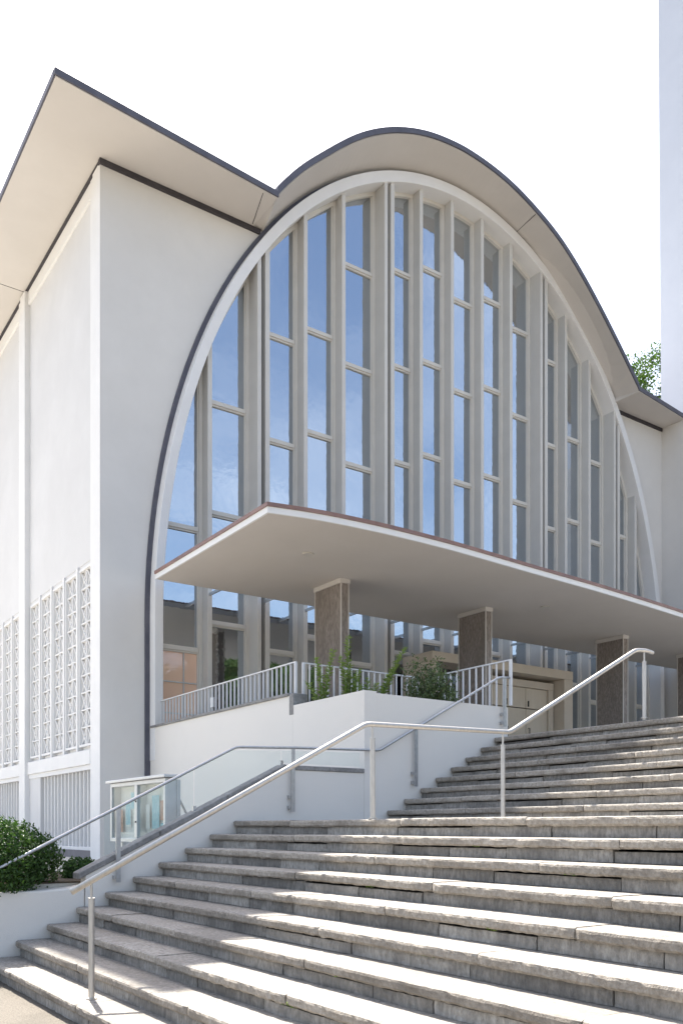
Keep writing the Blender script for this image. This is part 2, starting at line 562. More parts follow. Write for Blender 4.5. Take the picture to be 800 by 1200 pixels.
for bi, ((x0, x1), zt) in enumerate(zip(bays, TR)):
    win = MB()
    wl, wr = x0-CX, x1-CX
    top_l, top_r = z_in(wl), z_in(wr)
    zmax = max(z_in(x-CX) for x in [x0+(x1-x0)*i/10 for i in range(11)])
    first = bi == 0
    zbot = DECK
    # frame: two stiles stepped in depth
    for s_, xa, xb in ((0, x0, x0+SW), (1, x1-SW, x1)):
        win.boxtop(xa, xb, GY-.075, GY+.03, zbot, z_in(xa-CX)+.02, z_in(xb-CX)+.02)
        xi, xj = (xb, xb+.028) if s_ == 0 else (xa-.028, xa)
        win.boxtop(xi, xj, GY-.045, GY+.03, zbot, z_in(xi-CX)+.02, z_in(xj-CX)+.02)
    # head following the arch
    n = 10
    rings = []
    for i in range(n+1):
        x = x0+(x1-x0)*i/n
        w = x-CX
        zo = z_in(w)+.02
        sl = math.hypot(1, (z_in(w+.01 if abs(w) < A_I-.02 else w*.995)-z_in(w))/.01)
        zi = max(zo-.09*min(sl, 6)-.02, zbot+.1)
        rings.append([(x, GY-.079, zo), (x, GY-.079, zi), (x, GY+.034, zi), (x, GY+.034, zo)])
    win.loft(rings)
    wo = win.build('window', 'frame', church)
    # transoms
    zs = []
    z = zt
    while z > DECK+.5: z -= 2.52
    z += 2.52
    while z < z_in((x0+x1)/2-CX)-.75:
        zs.append(z); z += 2.52
    if first:
        zs = [5.62, 8.35]
    lim = [zbot] + zs + [99]
    def xspan(z):
        w = w_at(z, A_I-.03, B_I-.03)
        return max(x0+.02, CX-w), min(x1-.02, CX+w)
    for z in zs:
        a, b = xspan(z+.08)
        if b-a < .1: continue
        t = MB()
        a += SW*.9; b -= SW*.9
        if b-a < .05: continue
        t.box(a, b, GY-.070, GY+.025, z-.035, z+.035)
        t.box(a, b, GY-.042, GY+.022, z-.075, z-.036)
        t.box(a, b, GY-.042, GY+.022, z+.036, z+.07)
        t.build('transom', 'frame', wo)
    for i in range(len(lim)-1):
        za, zb = lim[i]+.02, lim[i+1]-.02
        if za > zmax-.05: break
        cols = []
        for j in range(13):
            x = x0+.03+(x1-x0-.06)*j/12
            cols.append((x, za, max(za, min(zb, z_in(x-CX)-.01))))
        if max(c[2]-c[1] for c in cols) < .05: continue
        tilt = random.uniform(-.004, .004)
        p = MB().strip([(c[0], GY+tilt*(c[0]-x0), c[1]) for c in cols], [(c[0], GY+tilt*(c[0]-x0), c[2]) for c in cols])
        peach = first and i == 0
        p.build('pane', 'glass_peach' if peach else 'glass', wo, fix=False)
        if peach:
            g = MB()
            g.box(x0+.69, x0+.715, GY-.03, GY-.004, za, zb)
            g.box(x0+.1, x1-.1, GY-.032, GY-.006, 4.86, 4.885)
            g.box(x0+.1, x1-.1, GY-.032, GY-.006, 4.16, 4.185)
            g.build('glazing_bar', 'galv', wo)

# arched roof: eave curve measured on plane y = 16.86
RP = [(10.09, 15.66), (10.70, 16.42), (11.35, 17.04), (11.83, 17.48), (12.45, 18.0), (13.35, 18.55), (14.44, 18.96), (15.4, 19.10), (15.9, 19.12),
      (16.6, 19.08), (17.46, 18.94), (18.4, 18.63), (19.45, 18.15), (20.55, 17.32), (21.72, 16.25), (22.95, 15.02)]
def spline(P, n):
    out = []
    for i in range(len(P)-1):
        p0 = Vector(P[max(i-1, 0)]); p1 = Vector(P[i]); p2 = Vector(P[i+1]); p3 = Vector(P[min(i+2, len(P)-1)])
        for j in range(n):
            t = j/n
            out.append(.5*((2*p1)+(p2-p0)*t+(2*p0-5*p1+4*p2-p3)*t*t+(3*p1-p0-3*p2+p3)*t**3))
    out.append(Vector(P[-1]))
    return out
ED = spline(RP, 5)
for _ in range(6):
    ED = [ED[0]] + [(ED[i-1]+ED[i]*2+ED[i+1])*.25 for i in range(1, len(ED)-1)] + [ED[-1]]
YE = 16.86
ne = len(ED)
# matching curve against the wall (just outside the rim)
IN = []
wl_ = w_at(ZSL, A_O+.10, B_O+.07); wr_ = w_at(ZSR, A_O+.10, B_O+.07)
tl = math.pi-math.acos(wl_/(A_O+.10)); tr_ = math.acos(wr_/(A_O+.10))
for i in range(ne):
    s_ = (ED[i].x-ED[0].x)/(ED[-1].x-ED[0].x)
    # blend by chord so the soffit ribs stay square to the wall
    x = (CX-wl_)+(wl_+wr_)*s_
    IN.append((x, Z0+(B_O+.07)*math.sqrt(max(0, 1-((x-CX)/(A_O+.10))**2))))
def nrm(i, C):
    a = C[max(i-1, 0)]; b = C[min(i+1, ne-1)]
    t = Vector((b[0]-a[0], b[1]-a[1])).normalized()
    return Vector((-t.y, t.x))
roof = MB()
rings = []
for i in range(ne):
    e = ED[i]; q = IN[i]; nn = nrm(i, ED)
    rings.append([(e.x, YE, e.y), (q[0], YF-.02, q[1]), (q[0], YF+.2, q[1]+.02), (e.x+nn.x*.02, 42, e.y+nn.y*.02),
                  (e.x+nn.x*.13, 42, e.y+nn.y*.13), (e.x+nn.x*.12, YE+.04, e.y+nn.y*.12)])
roof.loft(rings).build('arched_roof', 'soffit', church, smooth=False)
fas = MB()
rings = []
for i in range(ne):
    e = ED[i]; nn = nrm(i, ED)
    if i == 0: nn = Vector((0, 1))
    if i == ne-1: nn = Vector((0, 1))
    rings.append([(e.x+nn.x*.02, YE-.035, e.y+nn.y*.02), (e.x+nn.x*.145, YE-.035, e.y+nn.y*.145),
                  (e.x+nn.x*.145, YE+.35, e.y+nn.y*.145), (e.x+nn.x*.02, YE+.039, e.y+nn.y*.02)])
fas.loft(rings).build('roof_edge', 'lead', church)
# joints across the curved soffit
for s_ in (.735,):
    i = int(s_*ne)
    e, q = ED[i], IN[i]
    MB().tube([(e.x, YE+.02, e.y-.002), (q[0], YF-.1, q[1]-.002)], .009, 5).build('soffit_joint', 'darkgap', church)

# flat wing roofs
TOPZ = .14
lw = [(5.08, 16.50), (10.09, YE), (10.12, YF+.2), (10.12, 45), (5.16, 45)]
MB().prism(lw, 'z', ZSL, ZSL+TOPZ-.02).build('wing_roof', 'soffit', church)
f1 = MB()
def fascia_run(m, a, b, z, out, h=.125, t=.035):
    a = Vector((a[0], a[1], 0)); b = Vector((b[0], b[1], 0)); o_ = Vector((out[0], out[1], 0)).normalized()
    p = [a, b, b+o_*t, a+o_*t]
    m.add([(q.x, q.y, z+.018) for q in p]+[(q.x, q.y, z+.018+h) for q in p],
          [(0,1,2,3),(4,5,6,7),(0,1,5,4),(1,2,6,5),(2,3,7,6),(3,0,4,7)])
fascia_run(f1, (5.045, 16.497), (10.11, YE), ZSL, (.07, -1))
fascia_run(f1, (5.08, 16.53), (5.16, 45), ZSL, (-1, 0))
f1.build('roof_edge', 'lead', church)
rw = [(22.95, YE), (25.855, 17.17), (25.855, 45), (22.9, 45), (22.9, YF+.2)]
MB().prism(rw, 'z', ZSR, ZSR+TOPZ-.02).build('wing_roof', 'soffit', church)
f2 = MB()
fascia_run(f2, (22.93, YE), (25.855, 17.17), ZSR, (.1, -1))
f2.build('roof_edge', 'lead', church)
rings = []
for i in range(ne):
    e = ED[i]; nn = nrm(i, ED)
    rings.append([(e.x+nn.x*.132, YE+.36, e.y+nn.y*.132), (e.x+nn.x*.132, 42, e.y+nn.y*.134), (e.x+nn.x*.15, 42, e.y+nn.y*.15), (e.x+nn.x*.15, YE+.36, e.y+nn.y*.15)])
MB().loft(rings).build('unseen_roof_sheet', 'lead', church)  # unseen dark sheets, added to cut light bouncing off the roofs onto the tower
MB().prism([(5.09, 16.56), (10.0, 16.92), (10.0, 45), (5.17, 45)], 'z', ZSL+TOPZ-.018, ZSL+TOPZ-.006).build('unseen_roof_sheet', 'lead', church)
MB().prism([(23.0, 16.95), (25.85, 17.25), (25.85, 45), (23.0, 45)], 'z', ZSR+TOPZ-.018, ZSR+TOPZ-.006).build('unseen_roof_sheet', 'lead', church)
# dark strip under the soffits
MB().box(XL-.02, CX-w_at(15.5, A_O+.12, B_O+.1)+.05, YF-.05, YF+.05, ZSL-.115, ZSL-.003).build('shadow_joint', 'darkgap', church)
MB().box(XL-.008, XL+.05, YF+.052, 44, ZSL-.048, ZSL-.003).build('shadow_joint', 'darkgap', church)
MB().box(CX+w_at(14.85, A_O+.12, B_O+.1)-.02, XR-.01, YF-.04, YF+.05, ZSR-.11, ZSR-.003).build('shadow_joint', 'darkgap', church)
# soffit joints of the left wing
MB().tube([(9.75, 16.9, ZSL-.001), (10.05, 17.9, ZSL-.001)], .008, 5).build('soffit_joint', 'darkgap', church)
for yy in (23.6, 29.1):
    MB().tube([(5.13, yy, ZSL-.001), (6.44, yy, ZSL-.001)], .008, 5).build('soffit_joint', 'darkgap', church)

# left side wall ------------------------------------------------------------
COLS = [(18.0, 18.68), (23.44, 24.17), (28.93, 29.66), (34.4, 35.1), (39.9, 40.6)]
MB().box(XL+.32, XL+.6, 18.36, 44, .3, ZSL).build('side_wall', 'side_stucco', church)
for i, (a, b) in enumerate(COLS):
    m = MB()
    if i == 0:
        m.box(XL, XL+.30, YF+.003, b-.22, .3, ZSL-.052)
        m.box(XL+.03, XL+.35, b-.216, b, .3, ZSL-.052)
    else:
        m.box(XL-.05, XL+.33, a, b-.3, .3, ZSL-.052)
        m.box(XL+.0, XL+.33, b-.296, b, .3, ZSL-.052)
    m.build('wall_column', 'white', church, bevel=.01)
    if i > 0:
        for zz in [2.0+1.05*j for j in range(13)]:
            if i == 1:
                MB().tube([(XL+.01, b+.0, zz), (XL+.01, b+.03, zz)], .012, 6).build('fixing_bolt', 'galv', church)
for i in range(len(COLS)-1):
    a, b = COLS[i][1], COLS[i+1][0]
    MB().box(XL+.09, XL+.315, a, b, 7.46, 15.22).build('upper_panel', 'side_stucco', church)
    MB().box(XL+.04, XL+.31, a, b, 15.222, ZSL-.052).build('cornice_band', 'white', church, bevel=.01)
    MB().box(XL+.02, XL+.31, a, b, 3.0, 3.32).build('sill_band', 'white', church, bevel=.01)
    MB().box(XL+.06, XL+.31, a, b, 2.89, 2.998).build('sill_band', 'white', church)
    MB().box(XL+.06, XL+.31, a, b, .4, 1.12).build('plinth', 'plinth', church)
    # lattice panels
    if i < 2:
        n = 5
        pitch = (b-a)/n
        for j in range(n):
            y0, y1 = a+pitch*j+.055, a+pitch*(j+1)-.055
            g = MB()
            X0, X1 = XL+.11, XL+.185
            zb, zt = 3.42, 7.38
            g.box(X0-.03, X1, y0, y0+.05, zb, zt); g.box(X0-.03, X1, y1-.05, y1, zb, zt)
            g.box(X0-.03, X1, y0+.05, y1-.05, zb, zb+.05); g.box(X0-.03, X1, y0+.05, y1-.05, zt-.05, zt)
            ym = (y0+y1)/2
            g.box(X0, X1-.02, ym-.018, ym+.018, zb+.05, zt-.05)
            rows = 10
            rh = (zt-zb-.1)/rows
            for r_ in range(rows):
                z0 = zb+.05+rh*r_
                if r_ > 0: g.box(X0+.004, X1-.024, y0+.05, y1-.05, z0-.016, z0+.016)
                for (ya, yb) in ((y0+.05, ym-.018), (ym+.018, y1-.05)):
                    for (p, q) in (((ya, z0), (yb, z0+rh)), ((yb, z0), (ya, z0+rh))):
                        dv = Vector((q[0]-p[0], q[1]-p[1])).normalized()
                        nv = Vector((-dv.y, dv.x))*.013
                        xo = .01 if p[0] < q[0] else .014
                        g.prism([(p[0]+nv.x, p[1]+nv.y), (p[0]-nv.x, p[1]-nv.y), (q[0]-nv.x, q[1]-nv.y), (q[0]+nv.x, q[1]+nv.y)],
                                'x', X0+xo, X1-.03-xo)
            g.build('lattice_panel', 'white', church)
            if j < n-1:
                MB().box(XL+.05, XL+.315, y1+.003, y1+.107, 3.322, 7.46).build('lattice_mullion', 'white', church)
        MB().box(XL+.178, XL+.318, a, b, 3.324, 7.383).build('lattice_backing', 'white', church)
        MB().box(XL+.10, XL+.318, a, b, 7.385, 7.458).build('lattice_lintel', 'side_stucco', church)
        # slatted grille under the band
        MB().box(XL+.08, XL+.31, b-.95, b, 1.122, 2.888).build('grille_cheek', 'side_stucco', church)
        y = a+.12
        while y < b-.97:
            MB().box(XL+.12, XL+.25, y, y+.045, 1.20, 2.888).build('grille_slat', 'white', church)
            y += .265
        MB().box(XL+.10, XL+.27, a, b-.952, 1.122, 1.198).build('grille_sill', 'white', church)

# entrance portal -------------------------------------------------------------
PX0, PX1, PY, PZ = 14.47, 19.72, 16.68, 6.05
prt = MB()
prt.box(PX0, PX1, PY, 17.86, PZ-.24, PZ)
prt.build('portal_lintel', 'tan', church, bevel=.01)
MB().box(PX0+.003, PX0+.22, PY+.006, 17.86, DECK-.01, PZ-.243).build('portal_cheek', 'tan', church, bevel=.01)
MB().box(PX1-.36, PX1-.003, PY+.006, 17.86, DECK-.01, PZ-.243).build('portal_jamb', 'tan', church, bevel=.01)
MB().box(PX0+.23, PX1-.37, 17.40, 17.43, DECK, PZ-.25).build('portal_glazing', 'glass_dark', church)
DX0, DX1, DY = 16.55, 19.12, 17.05
drf = MB()
drf.box(DX0-.24, DX0, DY, DY+.3, DECK, 5.52); drf.box(DX1, DX1+.20, DY, DY+.3, DECK, 5.52)
drf.box(DX0-.24, DX1+.20, DY-.003, DY+.3, 5.522, 5.72)
drf.build('door_frame', 'tan', church, bevel=.008)
nl = 3
for j in range(nl):
    a = DX0+(DX1-DX0)*j/nl; b = DX0+(DX1-DX0)*(j+1)/nl
    d_ = MB().box(a+.008, b-.008, DY+.06, DY+.11, DECK+.01, 4.93).build('door', 'door', church, bevel=.006)
    MB().box(a+.008, b-.008, DY+.065, DY+.11, 4.955, 5.515).build('door_panel', 'door', church, bevel=.006)
    hx = a+.09
    h_ = MB(); h_.tube([(hx, DY+.06, 4.05), (hx, DY, 4.05), (hx, DY, 4.4), (hx, DY+.06, 4.4)], .013, 6)
    h_.build('handle', 'black', d_)
    MB().box(hx-.012, hx+.012, DY+.03, DY+.064, 5.0, 5.16).build('latch', 'black', church)

# tower and return wall ---------------------------------------------------------
MB().box(XR-.14, XR+.2, 12.45, YF-.002, .3, ZSR-.004).build('return_wall', 'stucco', church)
tower = thing('bell_tower', 'tall plain white bell tower at the right edge behind the eave', 'tower', (28, 16, 0))
tw = MB()
tw.add([(XR,12.5,0),(31,12.5,0),(31,18.0,0),(XR,17.995,0),(XR-.28,12.5,44),(31,12.5,44),(31,18.2,44),(XR-.28,18.15,44)],
       [(0,3,2,1),(4,5,6,7),(0,1,5,4),(1,2,6,5),(2,3,7,6),(3,0,4,7)])
tw.build('shaft', 'tower', tower)
MB().prism([(XR-.5, 12.3), (31.2, 12.3), (31.2, 18.4), (XR-.5, 18.4)], 'z', 44.003, 44.25).build('cap', 'lead', tower)

# ------------------------------------------------------------------ canopy
ZC = 6.80
canopy = thing('entrance_canopy', 'thin flat entrance canopy with bowed front edge on brown piers', 'canopy', (16, 15, DECK))
fe = [(7.33, 12.55), (8.0, 12.40), (8.7, 12.31), (9.7, 12.26), (10.95, 12.27), (12.0, 12.33), (13.2, 12.42), (14.5, 12.50), (15.7, 12.58),
      (17.5, 12.74), (19.4, 12.94), (21.5, 13.2), (23.5, 13.45), (25.84, 13.75)]
FE = [(p.x, p.y) for p in spline(fe, 4)]
YB = 17.24
poly = FE + [(25.84, YB), (7.38, YB)]
MB().prism(poly, 'z', ZC, ZC+.115).build('canopy_slab', 'canopy_under', canopy)
def offset_line(pts, d):
    out = []
    for i, p in enumerate(pts):
        a = pts[max(i-1, 0)]; b = pts[min(i+1, len(pts)-1)]
        t = Vector((b[0]-a[0], b[1]-a[1])).normalized()
        out.append((p[0]+t.y*d, p[1]-t.x*d))
    return out
loop = [(7.38, YB)] + [(7.33, 12.55)] + FE[1:]
def edge_band(z0, z1, d, name, mat):
    outer = [(7.38-d, YB), (7.33-d, 12.55-d*.9)] + offset_line(FE, d)[1:]
    inner = [(7.38+.02, YB), (7.33+.03, 12.55+.03)] + offset_line(FE, -.03)[1:]
    rings = [[(o_[0], o_[1], z0), (o_[0], o_[1], z1), (i_[0], i_[1], z1), (i_[0], i_[1], z0)] for o_, i_ in zip(outer, inner)]
    MB().loft(rings).build(name, mat, canopy)
edge_band(ZC-.003, ZC+.10, .012, 'canopy_fascia', 'white')
edge_band(ZC+.101, ZC+.165, .035, 'canopy_cap', 'copper')
top = MB().prism([(p[0]+.0, p[1]+.035) for p in FE] + [(25.82, YB-.01), (7.42, YB-.01)], 'z', ZC+.118, ZC+.158)
top.build('canopy_top', 'copper', canopy)
# steel ties across the light gap between canopy and window wall
for f_, k_ in FINS:
    x = XF0+f_
    MB().box(x-.02, x+.02, YB+.002, 17.735 if k_ == 'd' else 17.88, ZC+.03, ZC+.09).build('tie_bar', 'galv', canopy)
PIERS = [(10.47, 14.94, 15.93), (14.60, 14.94, 15.88), (19.72, 14.98, 15.88), (23.35, 15.1, 15.82)]
for (px, ya, yb) in PIERS:
    t = .21
    pr_ = MB().box(px+.014, px+t-.014, ya+.012, yb-.012, DECK-.01, ZC-.10).build('pier', 'pier', canopy)
    e = MB()
    for (a, b) in ((px, px+.022), (px+t-.022, px+t)):
        e.box(a, b, ya, ya+.022, DECK-.008, ZC-.10); e.box(a, b, yb-.022, yb, DECK-.008, ZC-.10)
    e.build('edge_trim', 'soffit', pr_)
    MB().box(px-.015, px+t+.015, ya-.015, yb+.015, ZC-.098, ZC-.002).build('cap', 'soffit', pr_)
for (lx, ly) in ((9.05, 14.0), (15.75, 14.15)):
    m = MB(); m.tube([(lx, ly, ZC-.001), (lx, ly, ZC-.02)], .11, 24); m.build('ceiling_lamp_plate', 'lamp', canopy)

# ------------------------------------------------------------------ terrace planter wall
XT = 7.56
tw_ = thing('terrace_wall', 'smooth cream planter wall beside the upper stair flight', 'wall', (XT, 10.2, 0))
MB().box(XT, XT+.22, 10.2, 12.14, .9, 3.60).build('side_face', 'terrace_wall', tw_)
MB().box(XT, XT+.22, 12.143, 17.96, .9, 3.765).build('side_face', 'terrace_wall', tw_)
MB().box(XT+.223, 10.47, 10.203, 10.42, 1.0, 3.575).build('front_face', 'terrace_wall', tw_)
MB().box(10.30, 10.467, 10.423, 12.2, 2.9, 3.57).build('end_face', 'terrace_wall', tw_)
MB().box(XT-.03, XT+.25, 12.26, 17.95, 3.767, 3.815).build('coping', 'coping', tw_, bevel=.008)
MB().box(XT-.005, XT+.27, 12.12, 12.255, 3.45, 3.80).build('stone_stop', 'coping', tw_, bevel=.01)
MB().box(XT+.224, 10.298, 10.424, 12.2, 2.95, 3.44).build('planting_soil', 'soil', tw_)

# stair flank wall with sloping coping
fw = thing('flank_wall', 'low cream wall with sloping grey stone coping along the lower flight', 'wall', (3.49, 10.3, 0))
pf = [(3.49, .02), (7.557, .02), (7.557, 2.40), (6.24, 2.40), (3.49, 1.045)]
MB().prism(pf, 'y', 10.203, 10.38).build('wall_body', 'terrace_wall', fw)
def slope_box(x0, z0, x1, z1, y0, y1, th):
    return [(x0, z0), (x1, z1), (x1, z1+th), (x0-.0, z0+th)]
cps = [(3.40, 1.003), (4.42, 1.505), (5.35, 1.963), (6.235, 2.402)]
for (a, b) in zip(cps[:-1], cps[1:]):
    MB().prism(slope_box(a[0]+.004, a[1]+.003, b[0]-.004, b[1], 0, 0, .075), 'y', 10.185, 10.41).build('coping_stone', 'coping', fw, bevel=.01)
for (a, b) in ((6.24, 6.95), (6.955, 7.555)):
    MB().box(a, b, 10.185, 10.41, 2.403, 2.465).build('coping_stone', 'coping', fw, bevel=.008)
# planter wall at the left
pw = thing('planter_wall', 'low cream planter wall at the foot of the stairs under the round bush', 'wall', (1, 10.3, 0))
MB().prism([(-9, .01), (3.487, .01), (3.487, .93), (3.3, .905), (3.0, .89), (-9, .89)], 'y', 10.215, 10.48).build('wall_body', 'terrace_wall', pw, bevel=.02)

MB().box(-9, 4.75, 10.49, 12.9, .952, .968).build('planting_soil', 'soil', pw)

# ------------------------------------------------------------------ railings
# middle stair handrail
YM = 7.25
mr = thing('stair_handrail', 'brushed steel handrail on slim posts down the middle of the stairs', 'handrail', (2.5, YM, 0))
rail_pts = [(2.36, 1.075), (5.40, 2.675), (7.47, 2.72), (9.80, 3.945), (10.02, 3.965), (10.16, 3.95)]
def smooth_path(P, r=.06, n=5):
    out = [Vector(P[0])]
    for i in range(1, len(P)-1):
        p = Vector(P[i]); a = (Vector(P[i-1])-p); b = (Vector(P[i+1])-p)
        ra = min(r, a.length*.45); rb = min(r, b.length*.45)
        s = p+a.normalized()*ra; e = p+b.normalized()*rb
        for j in range(n+1):
            t = j/n
            out.append((1-t)**2*s+2*t*(1-t)*p+t*t*e)
    out.append(Vector(P[-1]))
    return out
pth = [(p.x, YM, p.y) for p in smooth_path([Vector(q) for q in rail_pts])]
MB().tube(pth, .0265, 14).build('rail', 'steel', mr, smooth=True)
for (x, zb, zr) in ((2.53, H, 1.165), (5.48, 10*H, 2.68), (7.36, 10*H, 2.715), (9.98, 18*H, 3.96)):
    p = MB().tube([(x, YM, zb-.02), (x, YM, zr-.155)], .0255, 14).build('post', 'steel', mr, smooth=False)
    MB().tube([(x, YM, zr-.16), (x, YM, zr-.02)], .011, 8).build('stem', 'steel', p)
    MB().tube([(x, YM, zr-.157), (x, YM, zr-.145)], .028, 14).build('collar', 'steel', p)
    MB().tube([(x, YM, zb+.001), (x, YM, zb+.012)], .045, 16).build('base_plate', 'steel', p)

# wall handrail with glass
YW = 10.13
wr = thing('wall_handrail', 'thin grey steel handrail with glass panels fixed to the stair flank wall', 'handrail', (5, YW, 0))
rp2 = [(-1.2, -.62), (2.52, 1.175), (5.44, 2.66), (6.4, 2.70), (7.78, 2.735), (10.20, 4.035), (10.44, 4.05)]
rp2[0] = (1.2, .515)
pth = [(p.x, YW, p.y) for p in smooth_path([Vector(q) for q in rp2])]
MB().tube(pth, .019, 10).build('rail', 'galv', wr, smooth=True)
for (x, zb, zt) in ((3.86, .96, 1.84), (6.31, 1.83, 2.69), (8.47, 2.23, 3.10), (10.33, 3.25, 4.03)):
    p = MB().box(x-.028, x+.028, YW-.008, YW+.008, zb, zt).build('post', 'galv', wr)
    for zz in (zb+.06, zb+.20):
        MB().box(x-.05, x-.006, YW+.009, 10.202, zz-.022, zz+.022).build('bracket', 'galv', p)
for (a, b) in ((3.75, 4.92), (4.94, 6.22)):
    def rz(x): return 1.175+(x-2.52)*(2.66-1.175)/(5.44-2.52) if x < 5.44 else 2.66+(x-5.44)*.042
    def cz(x): return 1.12+(x-3.49)*(2.475-1.12)/(6.24-3.49) if x < 6.24 else 2.49
    xs = [a, b] if b < 5.4 else [a, 5.44, b]
    pl = [(x, cz(x)+.015) for x in xs] + [(x, rz(x)-.03) for x in xs[::-1]]
    MB().prism(pl, 'y', 10.30, 10.310).build('glass_panel', 'clear', wr)
MB().prism([(6.24, 2.50), (7.55, 2.50), (7.55, 2.70), (6.24, 2.665)], 'y', 10.30, 10.310).build('glass_panel', 'clear', wr)
for x in (4.93, 6.23):
    MB().box(x-.02, x+.02, 10.285, 10.325, cz(x)-.005, cz(x)+.06).build('glass_clamp', 'galv', wr)

# balustrade around the terrace
bl = thing('terrace_balustrade', 'low grey bar balustrade around the terrace planting bed', 'balustrade', (9, 12, 3.5))
ZR_ = 4.35
XB = 7.70
def run(p, q, zb, sp):
    p = Vector(p); q = Vector(q)
    d = q-p
    n = max(1, round(d.length/sp))
    along_x = abs(d.x) > abs(d.y)
    m = MB()
    lo = (min(p.x, q.x), min(p.y, q.y)); hi = (max(p.x, q.x), max(p.y, q.y))
    m.box(lo[0]-.018, hi[0]+.018, lo[1]-.018, hi[1]+.018, ZR_-.02, ZR_)
    m.build('top_rail', 'baluster', bl)
    for i in range(n+1):
        c = p+d*(i/n)
        w = .016 if i in (0, n) else .009
        dx, dy = (.006, .016)
        if i in (0, n): dx = dy = .02
        elif not along_x: dx, dy = .016, .006
        o = MB().box(c.x-dx, c.x+dx, c.y-dy, c.y+dy, zb, ZR_-.021).build('baluster', 'baluster', bl)
run((XB, 17.85), (XB, 12.28), 3.82, .15)
run((XB+.15, 12.28), (10.30, 12.28), 3.30, .125)
run((10.45, 12.20), (10.45, 10.12), 3.60, .16)
# small grey socket on the balustrade
MB().box(XB-.03, XB+.0, 15.2, 15.32, 3.93, 4.12).build('socket_box', 'alu', bl)

# ------------------------------------------------------------------ notice case
XC = 5.0
nc = thing('notice_case', 'aluminium notice case with two glass doors behind the stair wall', 'notice board', (XC, 12.3, .95))
ya, yb, za, zb = 11.25, 13.33, 1.40, 2.30
f = MB()
f.box(XC-.05, XC+.12, ya, ya+.06, za, zb); f.box(XC-.05, XC+.12, yb-.06, yb, za, zb)
f.box(XC-.05, XC+.12, ya+.06, yb-.06, za, za+.06); f.box(XC-.05, XC+.12, ya+.06, yb-.06, zb-.06, zb)
f.box(XC-.055, XC+.10, (ya+yb)/2-.05, (ya+yb)/2+.05, za+.06, zb-.06)
f.build('frame', 'alu', nc, bevel=.006)
MB().box(XC-.10, XC+.16, ya-.08, yb+.08, zb+.003, zb+.045).build('cap', 'alu', nc, bevel=.006)
MB().box(XC+.10, XC+.118, ya+.06, yb-.06, za+.06, zb-.06).build('back_panel', 'cork', nc)
for (a, b) in ((ya+.06, (ya+yb)/2-.05), ((ya+yb)/2+.05, yb-.06)):
    MB().box(XC-.03, XC-.024, a, b, za+.06, zb-.06).build('glass_door', 'case_glass', nc)
for yy in (ya+.03, yb-.03):
    MB().box(XC+.122, XC+.18, yy-.03, yy+.03, .9, zb-.02).build('post', 'alu', nc)
MB().tube([(XC+.18, ya+.03, 2.0), (XC+.75, ya+.03, .95)], .015, 6).build('brace', 'galv', nc)
papers = [(12.8, 13.05, 1.62, 2.08, 'paper_white'), (12.83, 13.02, 1.66, 1.98, 'paper_blue'), (12.42, 12.60, 1.52, 1.82, 'paper_red'),
          (12.42, 12.62, 1.88, 2.2, 'paper_white'), (12.45, 12.58, 2.05, 2.18, 'paper_red'), (11.72, 11.98, 1.60, 2.08, 'paper_blue'),
          (11.52, 11.68, 1.72, 2.0, 'paper_red'), (11.5, 11.66, 1.5, 1.68, 'paper_blue'), (12.64, 12.76, 1.9, 2.15, 'paper_blue'), (13.08, 13.22, 1.55, 1.9, 'paper_red'), (12.03, 12.17, 1.6, 1.95, 'paper_white')]
for i, (a, b, c, d, mt) in enumerate(papers):
    MB().box(XC+.085-.003*i, XC+.087-.003*i, a, b, c, d).build('notice_sheet', mt, nc)
for zz in (1.7, 2.0):
    MB().tube([(XC-.07, (ya+yb)/2-.02, zz), (XC-.05, (ya+yb)/2-.02, zz)], .014, 8).build('lock', 'black', nc)

# ------------------------------------------------------------------ plants
def leaf_quad(m, c, nrm_, up, ln, wd):
    side = nrm_.cross(up).normalized()*wd*.5
    t = up.normalized()*ln
    f = nrm_.normalized()*(ln*.12)
    n = len(m.v)
    m.v += [tuple(c), tuple(c+t*.5+side+f), tuple(c+t), tuple(c+t*.5-side+f)]
    m.f.append((n, n+1, n+2, n+3))

def rvec(r_):
    while True:
        v = Vector((r_.uniform(-1, 1), r_.uniform(-1, 1), r_.uniform(-1, 1)))
        if .05 < v.length < 1: return v.normalized()

def bush(name, label, loc, rad, n, leaf, mat, seed, group=None, lump=.22, stems=8, inner=.45):
    r_ = random.Random(seed)
    t = thing(name, label, 'bush', loc, group)
    m = MB()
    L0 = Vector(loc)
    for i in range(n):
        d = rvec(r_)
        lf = 1+lump*noise.noise(d*2.1+Vector((seed, 0, 0)))*1.6+.10*noise.noise(d*6+Vector((0, seed, 0)))
        rr = lf*(inner+(1-inner)*r_.random()**.45)
        c = L0+Vector((d.x*rad[0], d.y*rad[1], d.z*rad[2]))*rr
        nn = (d+rvec(r_)*.8).normalized()
        up = (rvec(r_)+Vector((0, 0, .35))+d*.5)
        up = (up-nn*up.dot(nn))
        if up.length < .05: continue
        s = leaf*r_.uniform(.7, 1.3)
        leaf_quad(m, c, nn, up, s, s*.5)
    m.build('foliage', mat, t, fix=False)
    s_ = MB()
    for i in range(stems):
        d = rvec(r_); d.z = abs(d.z)*.6+.3
        base = L0+Vector((r_.uniform(-.08, .08), r_.uniform(-.08, .08), -rad[2]))
        s_.tube([base, base+Vector((d.x*rad[0]*.4, d.y*rad[1]*.4, rad[2]*.9)), L0+Vector((d.x*rad[0]*.8, d.y*rad[1]*.8, d.z*rad[2]*.8))], .014, 5, .004)
    s_.build('stems', 'bark', t)
    return t
bush('round_bush', 'large round dark green bush overhanging the planter wall', (2.52, 10.72, 1.20), (.82, .66, .50), 17000, .05, 'leaf_dark', 3, lump=.15)
